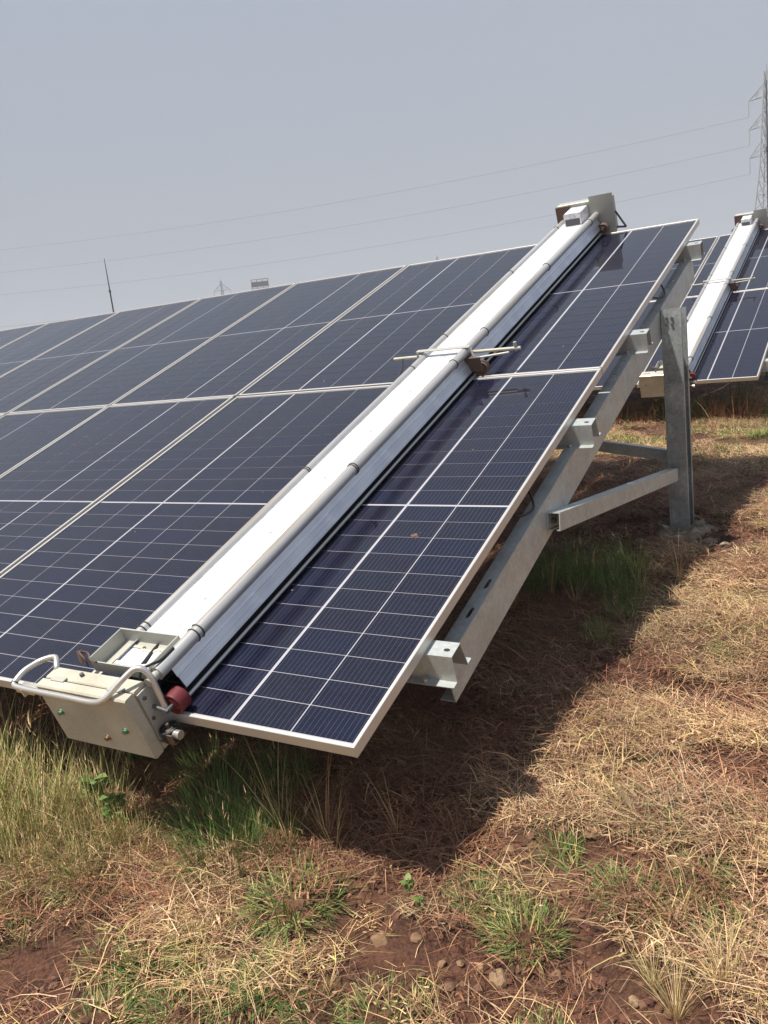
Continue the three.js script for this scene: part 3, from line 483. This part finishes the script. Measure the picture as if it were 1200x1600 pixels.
// crumbs of soil on the bare patches
{
  seed = 611;
  const cm = [lin(0.13, 0.056, 0.036), lin(0.095, 0.042, 0.028), lin(0.165, 0.085, 0.052)];
  const mat = new THREE.MeshStandardMaterial({ roughness: 1, color: 0xffffff });
  const geos = Array.from({ length: 3 }, () => { const g = new THREE.IcosahedronGeometry(1, 2), p = g.attributes.position, o = rr(0, 40); for (let i = 0; i < p.count; i++) { const v = new THREE.Vector3().fromBufferAttribute(p, i), q = 1 + 0.9 * (fbm(v.x * 1.7 + o, v.y * 1.7 + v.z * 1.9 + o, 3, 230) - 0.5); p.setXYZ(i, v.x * q, v.y * q * 0.7, v.z * q); } g.computeVertexNormals(); return g; });
  const spots = fill(-1.9, 1.5, -4, 1.1, 2600, (x, z) => rnd() < bareness(x, z) * sstep(0.35, 0.6, fbm(x * 9, z * 9, 3, 240)) ? [0.0025 + 0.0125 * Math.pow(rnd(), 4)] : null);
  geos.forEach((g, gi) => {
    const l = spots.filter((_, i) => i % 3 === gi), im = new THREE.InstancedMesh(g, mat, l.length), m = new THREE.Matrix4(), q = new THREE.Quaternion();
    l.forEach(([x, z, r], i) => { q.setFromEuler(new THREE.Euler(rr(-0.4, 0.4), rr(0, 6.3), rr(-0.4, 0.4))); m.compose(new THREE.Vector3(x, ground(x, z) + r * 0.2, z), q, new THREE.Vector3(r, r, r)); im.setMatrixAt(i, m); im.setColorAt(i, cm[Math.floor(rnd() * 3)]); });
    im.castShadow = im.receiveShadow = true; im.name = numbered('soil_crumbs'); scene.add(im); tag(im, 'loose crumbs of red brown soil on the bare patches', 'soil', null, 'stuff');
  });
}
// tall clumps and tufts one can pick out
function plantAt(name, geo, mat, x, z, s, rot, label, category, group) {
  const m = mesh(name, geo, mat, scene); m.position.set(x, ground(x, z) - 0.004, z); m.rotation.y = rot; m.scale.setScalar(s); return tag(m, label, category, group);
}
{
  seed = 909;
  // green tufts in the sunlit foreground
  const G = Array.from({ length: 4 }, () => tuftGeo(380, 0.095, 0.025, 0.085, [GREEN, GREEN2, GREEN, GREEN2, YEL], 0.15, 0.0016, 0.0038, -1.3));
  const own = { 0: 'widest green grass tuft, before the shadow of the panel corner', 3: 'green grass tuft beside the bare soil below the tall grass', 8: 'green grass tuft above the bare soil with the largest stone', 7: 'green grass tuft on the sunlit straw beyond the table shadow', 10: 'green grass tuft below the bare soil and its stones' };
  TUFTS
    .forEach(([x, z, s], i) => plantAt('green_tuft', G[i % 4], leafMat, x, z, s, i * 1.3, own[i] ?? 'low tuft of fresh green grass on the sunlit dry ground', 'grass', 'green tufts in front of the table'));
  // tall yellow green grass beside the robot
  const T = Array.from({ length: 3 }, () => tallGeo(260, 0.14, 0.10, 0.42, [GREEN2, GREEN, YEL, STRAW, YEL, GREEN2], 0.14));
  [[-1.23, 0.17, 0.85], [-1.02, 0.05, 0.72], [-1.36, 0.02, 0.95], [-1.42, 0.24, 0.95], [-1.16, 0.30, 0.62], [-1.60, 0.12, 1.05], [-1.22, -0.05, 0.8], [-0.98, 0.20, 0.5], [-1.75, -0.02, 1.1], [-1.9, 0.3, 1.1], [-0.88, 0.06, 0.5], [-1.3, 0.42, 0.6]]
    .forEach(([x, z, s], i) => plantAt('tall_grass', T[i % 3], leafMat, x, z, s, i * 2.1, 'tall yellow green grass clump with seed heads beside the beige control box', 'grass', 'tall grass beside the robot'));
  // green clumps under the table edge
  const D = Array.from({ length: 2 }, () => tallGeo(300, 0.13, 0.10, 0.32, [GREEN, GREEN, GREEN2, GREEN], 0.03, true));
  [[-0.62, -0.06, 0.8], [-0.52, 0.02, 0.75], [-0.72, -0.16, 0.8], [-0.45, -0.10, 0.7], [-0.9, -0.35, 0.7], [-1.3, -0.4, 0.8], [-0.6, -0.4, 0.7]].forEach(([x, z, s], i) => plantAt('grass_clump', D[i % 2], leafMat, x, z, s, i, 'green grass clump in the shade below the control box', 'grass', 'shaded clumps under the front edge'));
  [[-0.28, -2.42, 1.0], [-0.12, -2.30, 0.9], [-0.40, -2.25, 0.9], [0.06, -2.22, 0.8], [-0.02, -2.55, 0.8], [0.10, -1.75, 0.5], [0.12, -2.0, 0.5]].forEach(([x, z, s], i) => plantAt('grass_clump', D[i % 2], leafMat, x, z, s, i * 1.7, 'green grass clump in the shade beneath the sloping rafter', 'grass', 'shaded clumps by the rafter'));
  const W = [[GREEN, STRAW2, RED], [RED, STRAW2, BROWN], [GREEN, GREEN2, RED]].map(pal => tuftGeo(260, 0.16, 0.08, 0.30, pal, 0.3, 0.002, 0.006, -0.8));
  [[-1.35, -7.0, 1.3], [-1.05, -6.95, 1.1], [-0.75, -7.05, 1.4], [-0.5, -6.95, 1.1], [-0.2, -7.0, 1.4], [0.05, -6.95, 1.2], [0.3, -7.1, 1.3], [-0.95, -7.4, 1.5], [-0.3, -7.4, 1.5], [0.15, -7.45, 1.5], [0.5, -7.2, 1.2]].forEach(([x, z, s], i) => plantAt('weed_clump', W[i % 3], leafMat, x, z, s * (i % 4 === 1 ? 0.7 : 1), i * 1.9, 'weed clump in the shade under the rear solar table', 'grass', 'weeds under the rear table'));
  // upright dry stalks
  const S = Array.from({ length: 3 }, () => tallGeo(18, 0.008, 0.20, 0.44, [STRAW, YEL, STRAW2], 0));
  [[-0.46, -0.17, 0.9], [-0.30, -0.20, 0.85], [-0.38, -0.12, 0.8], [-0.24, -0.16, 0.7], [-0.1, -0.3, 0.6]].forEach(([x, z, s], i) => plantAt('dry_stalks', S[i % 3], strawMat, x, z, s, i, 'thin upright dry grass stalks standing before the panel corner', 'grass', 'dry stalks by the panel corner'));
  [[-0.30, -2.2, 0.8], [-0.14, -2.1, 0.8], [0.08, -2.4, 0.9], [0.25, -2.5, 0.7], [-0.42, -2.0, 0.7]].forEach(([x, z, s], i) => plantAt('dry_stalks', S[(i + 1) % 3], strawMat, x, z, s, i, 'thin upright dry grass stalks standing beneath the sloping rafter', 'grass', 'dry stalks by the rafter'));
  [[0.80, 0.03, 0.5], [0.74, -0.02, 0.4], [0.88, -0.08, 0.5], [0.9, -0.55, 0.45]].forEach(([x, z, s], i) => plantAt('dry_stalks', tallGeo(70, 0.02, 0.15, 0.4, [STRAW, YEL, STRAW], 0), strawMat, x, z, s, i, 'bunch of pale dry grass standing on the sunlit slope', 'grass', 'dry bunches on the open ground'));
  plantAt('dry_stalks', tallGeo(1, 0.01, 0.3, 0.36, [STRAW], 0), strawMat, 0.36, -3.62, 1.1, 0, 'single pale dry stalk standing beyond the steel post', 'grass');
  plantAt('dry_stalks', tallGeo(9, 0.01, 0.3, 0.55, [STRAW, STRAW2], 0), strawMat, -0.3, -6.35, 1, 0, 'bare dry stems standing before the rear solar table', 'grass');
  [[-0.85, -5.8, 1.3], [-0.62, -5.75, 1.2], [-1.05, -6.0, 1.2], [-0.1, -6.1, 0.9], [0.15, -5.9, 0.9], [-0.4, -6.3, 0.9]].forEach(([x, z, s], i) => plantAt('green_tuft', G[i % 4], leafMat, x, z, s * 1.1, i, 'green grass tuft at the foot of the rear solar table', 'grass', 'tufts before the rear table'));
}
// broad-leaved weeds: stem and separate leaves
function weed(x, z, s, n, label) {
  const g = thing('leafy_weed', label, 'weed'); g.position.set(x, ground(x, z) - 0.003, z); g.scale.setScalar(s);
  const stem = [[0, 0, 0], [0.01, 0.05, 0], [0.0, 0.10, 0.01], [0.015, 0.15, 0.0]];
  mesh('stem', tube(stem, 0.0028, 12, 6), new THREE.MeshStandardMaterial({ color: lin(0.10, 0.15, 0.04), roughness: 0.7 }), g);
  const sh = new THREE.Shape(); sh.moveTo(0, 0); sh.bezierCurveTo(0.03, -0.006, 0.034, 0.03, 0.02, 0.045); sh.bezierCurveTo(0.012, 0.056, 0.004, 0.062, 0, 0.07); sh.bezierCurveTo(-0.004, 0.062, -0.012, 0.056, -0.02, 0.045); sh.bezierCurveTo(-0.034, 0.03, -0.03, -0.006, 0, 0);
  const lg = new THREE.ShapeGeometry(sh, 6); { const p = lg.attributes.position; for (let i = 0; i < p.count; i++) p.setZ(i, -Math.abs(p.getX(i)) * -0.35 - 0.9 * p.getY(i) * p.getY(i) * 2); lg.computeVertexNormals(); }
  const lm = [lin(0.13, 0.24, 0.045), lin(0.10, 0.20, 0.04), lin(0.17, 0.27, 0.06)].map(c => new THREE.MeshPhysicalMaterial({ color: c, roughness: 0.6, side: THREE.DoubleSide, transmission: 0.25, thickness: 0 }));
  for (let i = 0; i < n; i++) { const h = new THREE.Group(), a = i * 2.4, y = 0.03 + 0.12 * i / n; const l = mesh('leaf', lg, lm[i % 3], g); l.position.set(0.012 * Math.cos(a), y, 0.012 * Math.sin(a)); l.rotation.set(-1.15 + rr(-0.25, 0.35), a, 0, 'YXZ'); l.scale.setScalar(rr(0.45, 0.85)); void h; }
}
seed = 5; weed(-1.16, -0.04, 1.0, 24, 'bright green broad leaved weed growing beside the tall grass'); weed(-1.02, 0.0, 0.9, 18, 'bright green weed partly shaded below the control box');
weed(0.06, -0.08, 0.4, 9, 'small bright green seedling beside the bare soil patch'); weed(0.12, -0.04, 0.4, 8, 'tiny lime green seedling at the edge of the table shadow');

// ---------------------------------------------------------------- stones
{
  seed = 321;
  const mats = [[0.20, 0.118, 0.066], [0.15, 0.082, 0.050], [0.26, 0.165, 0.095]].map((c, s) => new THREE.MeshStandardMaterial({ roughness: 0.95, map: tex(128, 128, (u, v) => { const a = tfbm(u, v, 8, 4, 200 + s) - 0.5; const o = new THREE.Color().setRGB(...c.map(k => k * (1 + 0.9 * a))); o.convertLinearToSRGB(); return [o.r, o.g, o.b]; }) }));
  const stone = (x, z, r, flat, k, label, group) => {
    const g = new THREE.IcosahedronGeometry(r, flat < 0.55 ? 1 : 3), p = g.attributes.position, o = rr(0, 50), cuts = Array.from({ length: 9 }, () => [new THREE.Vector3(rr(-1, 1), rr(-0.6, 1), rr(-1, 1)).normalize(), rr(0.62, 0.92)]);
    for (let i = 0; i < p.count; i++) { const v = new THREE.Vector3().fromBufferAttribute(p, i), n = v.clone().normalize(); const q = 1 + 0.6 * (fbm(n.x * 1.6 + o, n.y * 1.6 + n.z * 1.3 + o, 4, 210) - 0.5) + 0.10 * (fbm(n.x * 7 + o, n.y * 7 + n.z * 6, 2, 214) - 0.5); const w = new THREE.Vector3(v.x * q * 1.1, v.y * q, v.z * q); for (const [pl, dd] of cuts) { const e = w.dot(pl) - dd * r; if (e > 0) w.addScaledVector(pl, -e * 0.92); } p.setXYZ(i, w.x, w.y * flat, w.z); }
    g.computeVertexNormals();
    const m = mesh('stone', g, mats[k % 3], scene); m.position.set(x, ground(x, z) + r * flat * 0.28, z); m.rotation.y = rr(0, 6.3); tag(m, label, 'stone', group);
  };
  stone(0.40, 0.085, 0.026, 0.8, 2, 'smooth rounded tan stone, the largest on the bare dark soil');
  stone(0.80, -0.83, 0.030, 0.6, 2, 'pale flat stone lying on the bare soil up the open slope');
  for (const [x, z, r, k] of [[0.44, -0.52, 0.028, 0], [0.53, -0.55, 0.028, 0], [0.76, -0.53, 0.030, 1], [0.24, -0.36, 0.020, 0], [0.26, -0.22, 0.024, 1], [0.53, -0.39, 0.026, 0], [0.36, -0.49, 0.018, 0], [0.62, -0.72, 0.02, 1]]) stone(x, z, r, 0.7, k, 'small brown stone lying among dry grass beyond the table shadow', 'stones in the dry grass');
  for (const [x, z, r, k] of [[0.06, 0.08, 0.026, 0], [0.15, 0.04, 0.017, 0], [0.30, 0.15, 0.016, 1], [0.365, 0.125, 0.015, 1], [0.52, 0.02, 0.018, 0], [0.34, 0.06, 0.012, 2], [0.25, 0.09, 0.012, 0], [0.29, 0.07, 0.010, 0], [0.71, 0.03, 0.014, 2], [0.30, 0.27, 0.028, 1], [0.47, 0.10, 0.013, 1], [0.22, 0.14, 0.011, 1]]) stone(x, z, r, 0.7, k, 'small reddish brown stone half sunk in the bare soil patch', 'stones on the bare soil');
  for (const [x, z, r] of [[0.19, -3.12, 0.034], [0.27, -3.16, 0.045], [0.02, -3.05, 0.028], [0.22, -3.0, 0.022], [0.36, -3.1, 0.026], [-0.1, -3.1, 0.03]]) { stone(x, z, r, 0.54, 2, 'rough grey concrete lump at the foot of the steel post', 'concrete lumps by the post'); scene.children[scene.children.length - 1].material = M.concrete; }
}

// ---------------------------------------------------------------- far things
const polar = (az, dist) => { const a = az * Math.PI / 180; return [1.225 + dist * Math.sin(a), 1.634 - dist * Math.cos(a)]; };
function lightningRod(az, dist, topEl, r, label) {
  const [x, z] = polar(az, dist), gy = ground(x, z), top = 1.05 + dist * Math.tan(topEl * Math.PI / 180);
  const g = thing('lightning_rod', label, 'pole', 'lightning rods behind the tables'); g.position.set(x, gy, z); const H = top - gy;
  mesh('pole', [rod([0, -0.1, 0], [0, H - 0.9, 0], r, r * 0.85, 12)], M.darkSteel, g);
  mesh('tip_rod', [rod([0, H - 0.9, 0], [0, H, 0], r * 0.7, r * 0.35, 8)], M.darkSteel, g);
  mesh('collar', [rod([0, H - 0.93, 0], [0, H - 0.87, 0], r * 1.3)], M.darkSteel, g);
}
lightningRod(-48.28, 26, 6.25, 0.024, 'thin dark lightning rod standing behind the front solar table');
lightningRod(-7.42, 14, 11.2, 0.017, 'thin dark lightning rod standing in front of the tall lattice pylon');
function pylon(x, z, H, turn, label, levels, arm, th) {
  const g = thing('lattice_pylon', label, 'pylon'); const gy = ground(x, z); g.position.set(x, gy, z); g.rotation.y = turn;
  const hw = y => { const t = y / H; return t < 0.55 ? H * (0.085 - 0.105 * t) : H * (0.0275 - 0.022 * (t - 0.55) / 0.45); };
  const L = [], ys = []; for (let i = 0; i <= 16; i++) ys.push(H * (1 - Math.pow(1 - i / 16, 1.25)) * 0.97);
  for (let i = 0; i < 16; i++) {
    const a = hw(ys[i]), b = hw(ys[i + 1]);
    for (const [sx, sz] of [[1, 1], [1, -1], [-1, -1], [-1, 1]]) L.push(rod([sx * a, ys[i], sz * a], [sx * b, ys[i + 1], sz * b], th, th, 5));
    const cs = [[1, 1], [1, -1], [-1, -1], [-1, 1]];
    for (let k = 0; k < 4; k++) { const p = cs[k], q = cs[(k + 1) % 4]; L.push(rod([p[0] * a, ys[i], p[1] * a], [q[0] * b, ys[i + 1], q[1] * b], th * 0.6, th * 0.6, 4), rod([q[0] * a, ys[i], q[1] * a], [p[0] * b, ys[i + 1], p[1] * b], th * 0.6, th * 0.6, 4)); if (i % 3 === 0) L.push(rod([p[0] * a, ys[i], p[1] * a], [q[0] * a, ys[i], q[1] * a], th * 0.6, th * 0.6, 4)); }
  }
  L.push(rod([0, ys[16], 0], [0, H, 0], th, th * 0.5, 5));
  mesh('tower_body', L, M.tower, g);
  const tips = [];
  for (const y of levels) for (const s of [-1, 1]) {
    const w = hw(y), A = [];
    for (const zz of [-1, 1]) A.push(rod([s * w, y, zz * w], [s * arm, y - 0.2, 0], th * 0.8, th * 0.8, 5), rod([s * w, y + 2.2, zz * w], [s * arm, y - 0.2, 0], th * 0.7, th * 0.7, 5), rod([s * (w + arm) / 2, y - 0.1, zz * w / 2], [s * (w * 0.6 + arm * 0.4), y + 1.25, zz * w * 0.6], th * 0.5, th * 0.5, 4));
    const ca = mesh('crossarm', A, M.tower, g);
    const ins = []; for (let k = 0; k < 10; k++) ins.push(new THREE.CylinderGeometry(0.16, 0.2, 0.12, 8).translate(s * arm, y - 0.5 - k * 0.28, 0)); ins.push(rod([s * arm, y - 0.2, 0], [s * arm, y - 3.3, 0], 0.05, 0.05, 5));
    mesh('insulator', ins, M.tower, ca);
    const v = new THREE.Vector3(s * arm, y - 3.3, 0).applyAxisAngle(new THREE.Vector3(0, 1, 0), turn).add(new THREE.Vector3(x, gy, z)); tips.push({ s, y, v });
  }
  return tips;
}
function wire(a, b, sag, r, label) {
  const pts = []; for (let i = 0; i <= 48; i++) { const t = i / 48; pts.push(a.clone().lerp(b, t).add(new THREE.Vector3(0, -4 * sag * t * (1 - t), 0))); }
  const m = mesh('power_line', new THREE.TubeGeometry(new THREE.CatmullRomCurve3(pts), 120, r, 5), M.wire, scene);
  tag(m, label, 'power line', 'overhead power lines');
}
{
  const [ax, az] = polar(-7.4, 205), [bx2, bz2] = polar(-62, 285);
  const lv = [38.0, 32.4, 26.8], turn = -0.25 + Math.PI;
  const A = pylon(ax, az, 44, turn, 'tall lattice power pylon in haze behind the rear solar table', lv, 3.8, 0.13);
  const B = pylon(bx2, bz2, 46, turn - 0.2, 'lattice power pylon standing far beyond the end of the front table', lv, 4.3, 0.13);
  const names = ['highest', 'middle', 'lowest'];
  lv.forEach((y, i) => {
    const p = A.filter(t => t.y === y).sort((a, b) => a.v.x - b.v.x)[0].v, q = B.filter(t => t.y === y).sort((a, b) => b.v.z - a.v.z)[0].v;
    wire(p, q, 4.2, 0.036, `${names[i]} of the three wires strung across the sky from the tall pylon`);
  });
  const [cx, cz] = polar(-41.4, 330), C = pylon(cx, cz, 25.5, 0.6, 'small distant lattice pylon peeping over the front solar table', [21.5], 3, 0.14);
  const [dx, dz] = polar(-75, 330); const D = pylon(dx, dz, 25.5, 0.2, 'small distant lattice pylon far beyond the end of the front table', [21.5], 3, 0.14);
  wire(C[0].v, D[0].v, 2.5, 0.05, 'faint wire strung low above the top edge of the front table');
  // hoarding on a far roof line, seen over the table edge
  const [sx, sz] = polar(-38.95, 160), gy = ground(sx, sz), hd = thing('billboard', 'small grey billboard frame far away above the panel edge', 'billboard'); hd.position.set(sx, gy, sz); hd.rotation.y = 0.65;
  const cy = 1.05 + 160 * Math.tan(3.82 * Math.PI / 180) - gy;
  mesh('board', bx(-1.5, 1.5, cy - 0.55, cy + 0.35, -0.08, 0.02), new THREE.MeshStandardMaterial({ color: lin(0.2, 0.205, 0.21), roughness: 0.8 }), hd);
  for (const y of [cy + 0.75, cy - 0.8]) mesh('rail', bx(-1.6, 1.6, y - 0.06, y + 0.06, -0.06, 0.06), M.tower, hd);
  for (const x of [-1.5, -0.5, 0.5, 1.5]) mesh('post', bx(x - 0.07, x + 0.07, -0.3, cy + 0.8, -0.2, -0.09), M.tower, hd);
  const [ex, ez] = polar(-27.35, 330), E2 = pylon(ex, ez, 25.5, 0.4, 'small distant lattice pylon showing its tip beside the robot', [21.5], 3, 0.14); void E2;
}

renderer.render(scene, camera);
